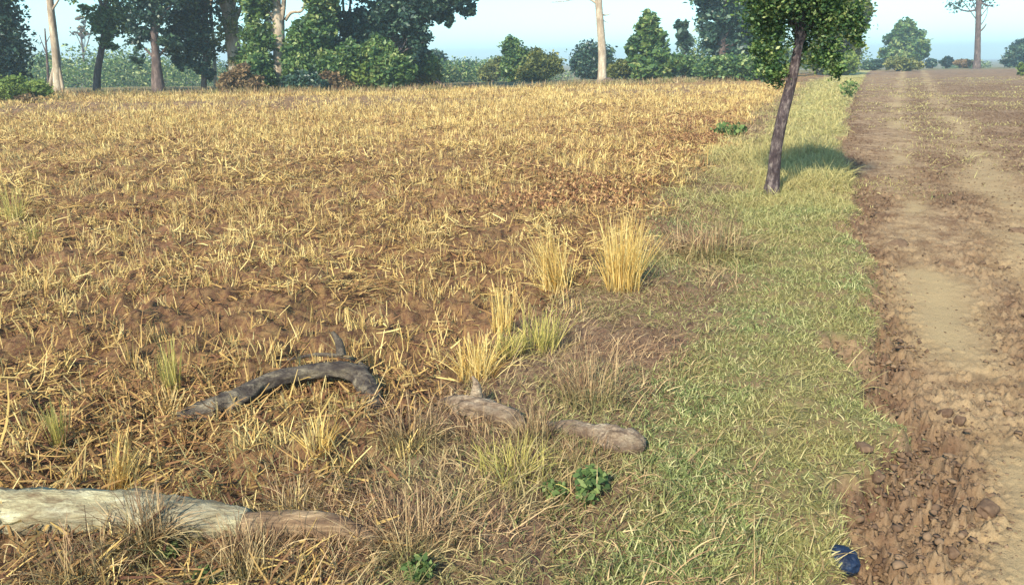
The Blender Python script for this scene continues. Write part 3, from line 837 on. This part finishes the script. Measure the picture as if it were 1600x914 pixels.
def tree(name, label, base, trunk, blobs, n, leaf, mat='leaf', bark='bark_dark', group=None, cat='tree', limbs=10, extra=(), clump=0.16, per=26, twigs=(), tw=None):
    """base px; trunk [(px,py,width px)]; extra: more limbs the same way; real height, depth and position follow from the ground there"""
    x, y, z = at(*base)
    s = depth_scale(x, y, z)
    z -= 0.05
    root = empty(name, (x, y, z), label, cat, group)
    bx, by = base
    acc = Acc()
    def up(a, b):
        d = ray(a, b); k = y / d.y
        return d.x * k - x, CAM_H + d.z * k - z
    def lp(pts, dep=0):
        return np.array([(up(p_[0], p_[1])[0], dep * s, up(p_[0], p_[1])[1]) for p_ in pts])
    bl2 = []
    for b_ in (blobs or []):
        u_ = up(b_[0], b_[1])
        bl2.append((bx + u_[0] / s, by - u_[1] / s) + tuple(b_[2:]))
    blobs = bl2
    subs = None
    if blobs:
        P, subs = crown_points(blobs, s, bx, by, int(n * 1.35), clump, per)
    if trunk:
        T = lp(trunk); T[0][2] -= 0.15
        V, F = tube(T, [t_[2] * s / 2 for t_ in trunk], 12, 6, 0.07, 1.5, int(bx) % 97, ridge=0.04)
        acc.add(V, F)
        for k, ex in enumerate(extra):
            V, F = tube(lp(ex, rng.uniform(-3, 3)), [max(t_[2], 0.8) * s / 2 for t_ in ex], 7, 4, 0.1, 1.5, k)
            acc.add(V, F)
        if subs is not None and limbs:
            ch = subs[rng.choice(len(subs), min(limbs, len(subs)), replace=False)]
            for c in ch:
                if name == 'slanting_tree' and c[2] < 1.75: continue
                zt = min(max(c[2] * (0.8 if name == 'slanting_tree' else 0.55), T[:, 2].max() * 0.2), T[:, 2].max())
                i = np.interp(zt, T[:, 2], np.arange(len(T)))
                a = np.array([np.interp(i, np.arange(len(T)), T[:, q]) for q in range(3)])
                r0 = np.interp(i, np.arange(len(T)), [t_[2] for t_ in trunk]) * s * (0.09 if name == 'tall_tree' else 0.2)
                midp = (a + c) / 2 + np.array([0, 0, 0.12 * np.linalg.norm(c - a)]) * rng.uniform(-0.3, 1) + rng.normal(0, 0.05, 3) * np.linalg.norm(c - a)
                V, F = tube([a, midp, c], [r0, r0 * 0.6, r0 * 0.2], 6, 4, 0.1, 1.5, 3)
                acc.add(V, F)
        acc.build('trunk', M[bark], root, True)
    elif subs is not None:
        ch = subs[rng.choice(len(subs), min(max(limbs, 5), len(subs)), replace=False)]
        for c in ch:
            r0 = max(0.012, 0.9 * s)
            V, F = tube([(c[0] * 0.2 + rng.normal(0, 0.05), c[1] * 0.2, -0.08), c * 0.55 + rng.normal(0, 0.03, 3), c], [r0, r0 * 0.7, r0 * 0.3], 5, 3, 0.1, 1.5, 3)
            acc.add(V, F)
        acc.build('stem', M[bark], root, True)
    if blobs:
        lf = leaf * LEAFK * s * rng.uniform(0.6, 1.35, len(P))
        # colour varies leaf by leaf and clump by clump, the palest as painted highlights
        cr = noise(P[:, 0] / (12 * s) + 5, P[:, 2] / (10 * s) + P[:, 1] / (12 * s), int(bx) % 50)
        V, F, rn = leaves_mesh(P, lf, np.clip(0.55 * cr + 0.6 * rng.random(len(P)) - 0.08, 0, 1))
        mesh('crown' if trunk else 'foliage', V, F, M[mat], root, {'rnd': rn})
    return root

# --- the slanting tree by the verge (near)
tree('slanting_tree', 'near slanting tree with dark trunk and leafy crown on the grass verge', (1207, 306),
     [(1204, 312, 40), (1206, 296, 24), (1209, 270, 19), (1213, 230, 18), (1223, 180, 17), (1237, 125, 15), (1246, 80, 13), (1253, 30, 13), (1262, -60, 12), (1275, -150, 7)],
     [(1262, 8, 52, 34, 15), (1210, 40, 30, 36, 20), (1296, 40, 26, 40, 10), (1204, 92, 20, 28, 10), (1290, 88, 24, 24, 15), (1186, 70, 12, 16, 0), (1222, 122, 18, 16, 15), (1312, 112, 13, 12, 5), (1326, 30, 18, 26, -10), (1340, 62, 10, 14, 0), (1198, 8, 22, 24, -20), (1268, 62, 14, 14, 30),
      (1262, -90, 90, 70, 0), (1200, -30, 50, 50, -30), (1310, -50, 50, 50, 20), (1270, -180, 60, 50, 0)],
     30000, 5.0, 'leaf', 'bark_near', limbs=34, clump=0.34, per=55,
     extra=[[(1249, 75, 9), (1262, 45, 7), (1272, 10, 4)], [(1250, 60, 8), (1232, 30, 5), (1215, 0, 3)]])

# --- left side
LG = 'trees along the far edge of the field'
tree('leafy_tree', 'dark leafy tree cut by the left edge of the frame', (5, 150), [(5, 150, 16), (5, 80, 13), (0, 0, 10), (-5, -100, 6)],
     [(-5, 60, 38, 60), (-10, -20, 45, 50), (10, 110, 28, 30), (-40, 20, 40, 70), (-15, -100, 50, 50)], 14000, 6, 'leafdark', group=LG)
tree('green_bush', 'low bright green bush at the foot of the left edge tree', (35, 158), None, [(20, 138, 34, 16), (55, 140, 24, 13), (-20, 140, 30, 16)], 5000, 4.5, 'leafgreen', cat='bush', limbs=8)
tree('dry_bush', 'small dark brown dead bush in front of the green bush', (44, 162), None, [(42, 155, 16, 6)], 700, 4, 'leafbrown', cat='bush')
tree('pale_tree', 'tall pale trunk with a forked foot near the left edge', (88, 143), [(91, 143, 16), (90, 125, 13), (88, 90, 12), (83, 45, 11), (78, 0, 10), (72, -80, 9), (66, -200, 6)],
     [(100, -12, 24, 14), (60, -70, 50, 30), (80, -150, 70, 50), (60, -220, 60, 50)], 5000, 5, 'leaf', 'bark_pale', LG,
     extra=[[(78, 143, 8), (80, 125, 6), (87, 95, 4)], [(100, 143, 6), (95, 115, 5), (89, 90, 3)], [(80, 20, 4), (98, -8, 2)]], limbs=6)
tree('bare_sapling', 'thin bare dead sapling left of the pale forked trunk', (72, 140), [(76, 140, 4), (74, 100, 3.5), (70, 45, 2)], None, 0, 0, bark='bark_dark', group='bare saplings behind the field',
     extra=[[(73, 85, 2), (64, 62, 1), (62, 55, 0.8)], [(72, 70, 1.5), (80, 55, 0.8)]])
tree('bare_sapling', 'bare twiggy sapling between pale trunk and leaning tree', (132, 132), [(132, 132, 4), (131, 100, 3.5), (129, 75, 3), (124, 40, 2)], [(125, 45, 14, 14), (132, 30, 10, 10)], 260, 4, 'leafbrown', 'bark_dark', 'bare saplings behind the field',
     extra=[[(131, 90, 2.4), (140, 60, 1.6), (146, 35, 1)], [(130, 78, 2), (120, 55, 1)]], limbs=4)
tree('leaning_tree', 'slender dark tree leaning right with bright green leaves', (150, 143), [(150, 143, 12), (153, 110, 10), (160, 70, 9), (165, 20, 8), (165, -50, 6), (168, -120, 4)],
     [(175, 30, 34, 28), (150, 25, 20, 22), (205, 45, 14, 14), (170, 65, 18, 14), (180, -40, 50, 45), (150, -100, 50, 40)], 7000, 5.5, 'leaf', 'bark_dark', LG, limbs=14)
tree('broad_tree', 'broad dark tree with a thick brown foot and blue green crown', (247, 144), [(248, 144, 22), (246, 120, 17), (243, 80, 12), (240, 30, 11), (236, -30, 10), (232, -120, 7)],
     [(235, 10, 36, 30), (215, 55, 18, 22), (262, 62, 18, 18), (290, -10, 30, 24), (240, -60, 80, 50), (215, 90, 10, 16), (245, -150, 70, 60)], 14000, 5.5, 'leafdark', 'bark_dark', LG, limbs=16)
tree('hanging_tree', 'dark tree whose heavy drooping crown hangs over the gap', (318, 141), [(318, 141, 9), (319, 110, 8), (322, 70, 8), (320, 0, 8), (318, -80, 6)],
     [(300, 25, 36, 32), (275, 70, 24, 22), (310, 75, 26, 30), (322, 110, 14, 14), (295, -50, 60, 50), (282, 100, 12, 14), (300, -130, 60, 50)], 14000, 6, 'leafdark', 'bark_dark', LG, limbs=16)
tree('pale_sapling', 'very slim pale trunk rising straight beside the olive trunk', (336, 138), [(336, 138, 6), (335, 90, 5), (331, 40, 5), (328, -20, 4), (326, -90, 3)], [(326, -70, 26, 30), (330, -120, 26, 30)], 1500, 5, 'leafolive', 'bark_pale', LG)
tree('olive_tree', 'thick olive grey trunk wrapped in creepers behind the brown bush', (368, 140), [(370, 140, 24), (368, 100, 22), (362, 50, 21), (356, 0, 20), (350, -80, 16), (345, -160, 10)],
     [(358, 40, 20, 45), (372, 95, 16, 30), (350, -70, 70, 50), (380, -20, 26, 30), (350, -160, 70, 60)], 9000, 5, 'leafolive', 'bark_pale', LG, limbs=12)
tree('dry_bush', 'reddish brown dry bush at the foot of the olive trunk', (375, 147), None, [(368, 128, 24, 18), (395, 132, 18, 14), (350, 138, 12, 8), (380, 112, 12, 14)], 4000, 4.5, 'leafbrown', cat='bush', limbs=14)
tree('pale_tree', 'pale cream trunk standing in front of the thicket, forked at the top', (435, 142), [(434, 142, 22), (434, 120, 19), (436, 90, 18), (436, 50, 17), (434, 25, 19), (430, 0, 14), (424, -60, 11), (418, -140, 7)],
     [(410, -60, 60, 40), (450, -40, 36, 24), (425, -140, 80, 60)], 6000, 5, 'leaf', 'bark_pale', LG,
     extra=[[(438, 40, 9), (443, 15, 8), (446, -30, 6)], [(445, 32, 6), (455, 20, 4.5), (470, 18, 4), (475, 6, 3.5), (478, -12, 3)], [(428, 50, 7), (418, 30, 6), (412, 20, 4), (400, 5, 3)]], limbs=8)
# thicket: several trees
TH = 'crowded trees of the thicket'
tree('thicket_tree', 'blue green shrubby tree left of the pale cream trunk', (405, 143), [(405, 143, 8), (403, 90, 7), (400, 20, 5), (398, -60, 3)],
     [(405, 60, 22, 40), (395, 100, 18, 30), (412, 110, 16, 24), (400, -5, 26, 30), (400, -60, 30, 30)], 9000, 5.5, 'leaf', group=TH)
tree('thicket_tree', 'dense dark green tree just right of the pale cream trunk', (482, 143), [(482, 143, 9), (480, 80, 8), (485, 10, 6), (488, -60, 4)],
     [(478, 70, 28, 36), (470, 110, 26, 26), (505, 100, 26, 34), (495, 50, 28, 26), (505, 10, 26, 22), (495, -40, 40, 36)], 16000, 6, 'leaf', group=TH)
tree('thicket_tree', 'dark tree with a pale bare forked branch in the thicket', (542, 140), [(542, 140, 9), (543, 100, 8), (541, 60, 6), (537, 20, 4), (535, -20, 3)],
     [(530, 80, 30, 26), (560, 85, 26, 28), (548, 110, 26, 22), (560, 40, 26, 24), (525, 30, 14, 24), (550, -30, 40, 30)], 14000, 5.5, 'leafdark', group=TH,
     extra=[[(541, 65, 5.5), (546, 35, 4.5), (548, 0, 3)]])
tree('thicket_tree', 'tallest dark tree of the thicket reaching far out to the right', (612, 139), [(612, 139, 15), (612, 90, 13), (618, 30, 12), (625, -40, 10), (630, -120, 7)],
     [(600, 30, 36, 36), (640, 20, 36, 34), (680, 8, 34, 26), (715, 5, 26, 18), (655, 55, 20, 22), (655, 85, 16, 20), (700, 28, 14, 12), (735, 15, 10, 10), (585, 70, 28, 26), (650, -50, 90, 50), (630, -130, 80, 60)],
     24000, 6, 'leafdark', group=TH, limbs=26)
tree('thicket_tree', 'lighter green leafy tree below the tallest dark one', (632, 138), [(632, 138, 7), (634, 110, 6), (640, 70, 4)],
     [(630, 95, 30, 26), (655, 100, 24, 20), (610, 105, 26, 22), (640, 70, 22, 18), (600, 75, 20, 18)], 11000, 6, 'leaf', group=TH)
tree('glossy_bush', 'bush with large pale edged leaves at the foot of the thicket', (568, 142), None, [(570, 115, 30, 20), (585, 128, 18, 10), (550, 124, 20, 14)], 2600, 8.5, 'leafgreen', cat='bush', limbs=16)
tree('dark_bush', 'low dark green bush at the foot of the cream trunk', (478, 145), None, [(475, 128, 24, 15), (500, 133, 14, 9), (455, 132, 12, 12)], 4500, 5, 'leafdark', cat='bush', limbs=8)
tree('dry_bush', 'low brown dry bush in the middle foot of the thicket', (515, 144), None, [(518, 128, 22, 14), (540, 134, 14, 8)], 3000, 4.5, 'leafbrown', cat='bush', limbs=12)
tree('yellow_bush', 'yellow green bush at the right end of the thicket', (655, 137), None, [(655, 108, 30, 20), (672, 120, 18, 14), (630, 122, 20, 14)], 5200, 5.5, 'leafolive', cat='bush', limbs=12)
tree('dead_branches', 'heap of slanting dead branches at the right end of the thicket', (670, 138), [(640, 106, 3), (665, 120, 3), (700, 138, 2)], None, 0, 0, bark='bark_dark', cat='brushwood',
     extra=[[(650, 104, 2.5), (672, 118, 2.5), (690, 136, 2)], [(660, 100, 2), (680, 122, 2.5), (697, 137, 2)], [(645, 118, 3), (662, 130, 3), (676, 139, 2)], [(636, 112, 2), (655, 128, 2), (668, 139, 2)]])

UG = 'undergrowth at the foot of the thicket'
tree('leafy_bush', 'leafy green bush between olive trunk and cream trunk', (402, 145), None, [(405, 112, 20, 26), (392, 128, 14, 14), (418, 126, 14, 16)], 6000, 5.5, 'leaf', cat='bush', limbs=10, group=UG)
tree('leafy_bush', 'tall leafy green bush right beside the cream trunk', (470, 144), None, [(465, 100, 20, 30), (485, 112, 22, 26), (456, 124, 14, 16)], 8000, 5.5, 'leaf', cat='bush', limbs=10, group=UG)
tree('leafy_bush', 'green bush in the middle foot of the thicket, above the dry one', (530, 143), None, [(528, 104, 26, 22), (548, 92, 22, 24), (520, 122, 20, 14)], 8000, 5.5, 'leaf', cat='bush', limbs=10, group=UG)
tree('leafy_bush', 'big leafy bush under the tallest dark tree of the thicket', (606, 142), None, [(600, 100, 26, 28), (622, 112, 24, 22), (588, 82, 22, 22), (608, 128, 26, 12)], 9000, 6, 'leaf', cat='bush', limbs=10, group=UG)
# --- centre
CG = 'small distant trees in the gap'
def far_tree(label, base, blobs, n, leaf=4.5, mat='leafdark', trunkw=4, group=CG, name='distant_tree'):
    top = min(b[1] for b in blobs)
    tree(name, label, base, [(base[0], base[1], trunkw), (base[0] + 1, (base[1] + top) / 2, trunkw * 0.8), (base[0], top, trunkw * 0.4)], blobs, n, leaf, mat, 'bark_dark', group, limbs=6, clump=0.2)
far_tree('hazy round tree just right of the thicket', (690, 128), [(688, 108, 18, 18), (680, 92, 12, 14), (700, 118, 10, 10)], 3500)
far_tree('small hazy tree standing alone right of the thicket', (733, 126), [(734, 108, 18, 11), (722, 114, 10, 8), (745, 114, 9, 8)], 2600)
far_tree('pale thin haze bush left of the taller gap tree', (770, 127), [(765, 112, 16, 14), (780, 104, 7, 16)], 1800, mat='leafolive')
far_tree('taller pointed tree in the gap left of the olive one', (803, 128), [(800, 76, 13, 18), (810, 95, 20, 20), (798, 108, 16, 18), (822, 108, 14, 16)], 6500, mat='leaf')
far_tree('olive rounded tree in the gap beside the taller pointed one', (850, 128), [(838, 88, 11, 14), (845, 105, 24, 20), (862, 102, 18, 14), (830, 115, 20, 14)], 6500, mat='leafolive')
far_tree('purple grey round tree behind the bare tall trunk', (928, 124), [(925, 90, 30, 20), (905, 100, 14, 14), (945, 96, 16, 18), (925, 108, 28, 14)], 6500, mat='leafdark')
tree('bare_tree', 'tall bare trunk with thin leafless side branches in the centre', (940, 130), [(940, 130, 17), (941, 115, 14), (941, 80, 12.5), (938, 40, 11.5), (935, 0, 11), (931, -80, 9), (925, -180, 6)], None, 0, 0, bark='bark_pale',
     extra=[[(936, 10, 5), (926, 2, 3.5), (910, -4, 2.5), (885, 2, 1.6), (862, 4, 1)], [(910, -4, 2), (890, -12, 1.2), (872, -10, 0.8)], [(937, 22, 3.5), (946, 24, 2.2), (954, 22, 1)], [(938, 30, 2.5), (946, 34, 1.2), (950, 36, 0.8)],
            [(931, -80, 5), (950, -120, 3), (975, -150, 1.2)], [(928, -120, 4), (905, -150, 2), (885, -190, 1)]])
tree('dead_branches', 'dark sticks standing in for the shadow at the foot of the bare trunk', (950, 131), [(936, 127, 4), (950, 124, 5), (964, 130, 3)], None, 0, 0, bark='bark_dark', cat='brushwood', extra=[[(940, 130, 3), (955, 127, 3), (970, 131, 2)]])  # dark sticks put in for the shadow beside the trunk foot
tree('large_leaved_tree', 'small tree with big drooping leaves right of the bare trunk', (1015, 127), [(1015, 127, 7), (1014, 80, 5), (1012, 30, 3)],
     [(1010, 38, 17, 18), (1016, 62, 24, 18), (988, 72, 14, 12), (1018, 88, 30, 18), (1024, 108, 32, 16), (1005, 105, 20, 16)], 4600, 9, 'leaf', 'bark_dark', limbs=16)
tree('slim_sapling', 'slim leafy sapling standing between two taller trees', (1069, 122), [(1069, 122, 3), (1070, 80, 2.5), (1066, 35, 1.5)], [(1064, 40, 9, 9), (1069, 58, 12, 12), (1072, 74, 8, 9)], 900, 7, 'leafdark', limbs=8)
tree('green_bush', 'grey green bush left of the tree with big drooping leaves', (975, 126), None, [(975, 106, 20, 13), (960, 114, 14, 9), (990, 112, 12, 10)], 3000, 4.5, 'leafolive', cat='bush')
tree('green_bush', 'grey green bush under the slim sapling', (1062, 125), None, [(1062, 100, 20, 14), (1080, 106, 18, 12), (1048, 112, 14, 9)], 3800, 4.5, 'leaf', cat='bush')
tree('screen_tree', 'large dark tree with hanging foliage behind the slanting tree', (1130, 124), [(1130, 124, 14), (1128, 80, 12), (1124, 20, 11), (1120, -60, 9), (1118, -140, 6)],
     [(1115, 10, 26, 36), (1150, 20, 34, 36), (1185, 40, 30, 40), (1110, 55, 16, 30), (1150, 75, 34, 26), (1200, 90, 30, 26), (1130, -50, 70, 50), (1200, -20, 50, 50), (1130, -130, 70, 50)],
     22000, 6.5, 'leafdark', limbs=24, group=LG)
tree('dark_bush', 'low dark green bushes mass below the large hanging tree', (1140, 127), None, [(1130, 105, 32, 17), (1165, 108, 26, 16), (1195, 112, 20, 14), (1105, 112, 18, 12)], 9000, 5, 'leaf', cat='bush', limbs=16)
tree('screen_tree', 'tree with yellow green leaves right behind the slanting trunk', (1295, 118), [(1295, 118, 10), (1297, 70, 8), (1300, 0, 6), (1300, -60, 4)],
     [(1308, 40, 34, 34), (1325, 75, 20, 22), (1290, 85, 30, 24), (1315, -5, 40, 34), (1305, 100, 26, 16), (1345, 20, 14, 26), (1300, -60, 50, 40)], 13000, 6.5, 'leafolive', limbs=16, group=LG)
tree('green_bush', 'bright green bush at the right foot of the leafy screen', (1320, 118), None, [(1318, 100, 22, 16), (1300, 106, 16, 12)], 3200, 5, 'leafgreen', cat='bush')

# --- right
tree('round_tree', 'rounded dark green tree standing alone beside the track end', (1412, 108), [(1412, 108, 7), (1411, 85, 6), (1412, 50, 4)],
     [(1414, 45, 15, 13), (1405, 62, 20, 15), (1428, 68, 22, 18), (1388, 82, 14, 8), (1412, 85, 32, 14), (1440, 84, 10, 12)], 7500, 5.5, 'leaf', limbs=16)
tree('dry_bush', 'yellowish dry bush under the rounded tree beside the track', (1408, 112), None, [(1400, 100, 18, 9), (1425, 101, 18, 8)], 2600, 4, 'leafolive', cat='bush', limbs=8)
tree('dark_bush', 'small dark bush left of the rounded tree at the track end', (1362, 111), None, [(1366, 101, 14, 7), (1352, 106, 8, 4)], 1500, 4, 'leafdark', cat='bush')
RB = 'small bushes along the far edge of the right field'
tree('far_bush', 'small dark bush right of the rounded tree', (1455, 107), None, [(1455, 99, 9, 6)], 800, 3.5, 'leafdark', cat='bush', group=RB)
tree('far_bush', 'dark bush in the middle of the right field edge', (1480, 107), None, [(1480, 97, 10, 7)], 1000, 3.5, 'leafdark', cat='bush', group=RB)
tree('far_bush', 'reddish low bush left of the right hand tall trunk', (1506, 107), None, [(1505, 100, 14, 6)], 900, 3.5, 'leafbrown', cat='bush', group=RB)
tree('tall_tree', 'tall thin dark trunk with sparse twigs at the top right', (1527, 108), [(1526, 108, 14), (1527, 90, 9), (1528, 50, 8), (1529, 10, 8), (1530, -50, 6), (1531, -110, 4)],
     [(1498, 8, 20, 12), (1545, 0, 18, 10), (1490, -30, 30, 24), (1555, -40, 30, 26), (1530, -100, 40, 40)], 1100, 4.5, 'leafdark', group=LG, limbs=26, clump=0.3, per=5,
     extra=[[(1530, 50, 3), (1536, 44, 2.2), (1540, 38, 1.2)], [(1529, 15, 3.5), (1515, 18, 2.4), (1500, 14, 1.6), (1488, 4, 1)], [(1529, 5, 3), (1545, 10, 1.6), (1552, 12, 1)]])
far_tree('pale blue distant tree cut by the right edge of the frame', (1592, 106), [(1592, 84, 18, 16), (1582, 94, 14, 10), (1604, 78, 16, 16)], 3500, mat='leafdark')
tree('green_sapling', 'tiny bright green sapling by the right edge of the frame', (1597, 119), None, [(1597, 108, 5, 9)], 500, 3.5, 'leafgreen', cat='sapling')

# --- far wood
def far_wood():
    acc = Acc()
    cells = []
    for k in range(210):
        px = rng.uniform(-900, 2500)
        if px > 690 and rng.random() < 0.55: continue
        cells.append(px)
    P = []; 
    for px in cells:
        d = rng.uniform(75, 130)
        X0 = (px - 800) / FPX * d
        if 60 < px < 340: hgt = rng.uniform(2.0, 3.6)
        elif 860 < px < 900: hgt = 0.8
        else: hgt = rng.uniform(1.0, 2.3)
        if px > 1350: hgt *= 0.5; d = rng.uniform(150, 220); X0 = (px - 800) / FPX * d
        zb = float(H(X0, d, False))
        m = 1300
        q = rng.normal(0, 1, (m, 3)); q /= np.linalg.norm(q, axis=1)[:, None]
        q *= rng.random(m)[:, None] ** 0.4
        wr = rng.uniform(2.5, 5)
        P.append(q * np.array([wr, wr * 0.7, (hgt + 1.3) * 0.55]) + np.array([X0, d, zb + (hgt + 1.3) * 0.5 * rng.uniform(0.6, 1.15)]))
    P = np.concatenate(P)
    V, F, rn = leaves_mesh(P, rng.uniform(0.2, 0.42, len(P)))
    o = mesh('far_wood', V, F, M['leaf'], None, {'rnd': rn})
    tag(o, 'hazy blue green belt of distant bushes beyond the field', 'distant wood', None, 'stuff')
far_wood()

# --- rough growth along the far edge of the field
def edge_growth():
    n = 26000
    x = rng.uniform(-34, 24, n); y = field_end(x) + rng.normal(0, 0.9, n) + 0.5
    f, g, t, r, gt = zones(x, y)
    cl = fbm(x, y, 0.5, 3, 301) + 0.5
    x, y = keep((rng.random(n) < sstep(0.35, 0.6, cl)) & (t < 0.3), x, y)
    n = len(x)
    P = np.stack([x, y, H(x, y) - 0.02], 1)
    V, F, rn, tt = blades(P, rng.random(n) * 6.28, rng.uniform(0.7, 1.5, n), rng.uniform(0.12, 0.5, n), rng.uniform(0.02, 0.05, n), rng.normal(-0.5, 0.4, n), 3)
    o = mesh('edge_grass', V, F, M['dry'], None, {'rnd': rn, 'tt': tt})
    tag(o, 'rough dry grass along the far edge of the field under the trees', 'dry grass', None, 'stuff')
edge_growth()
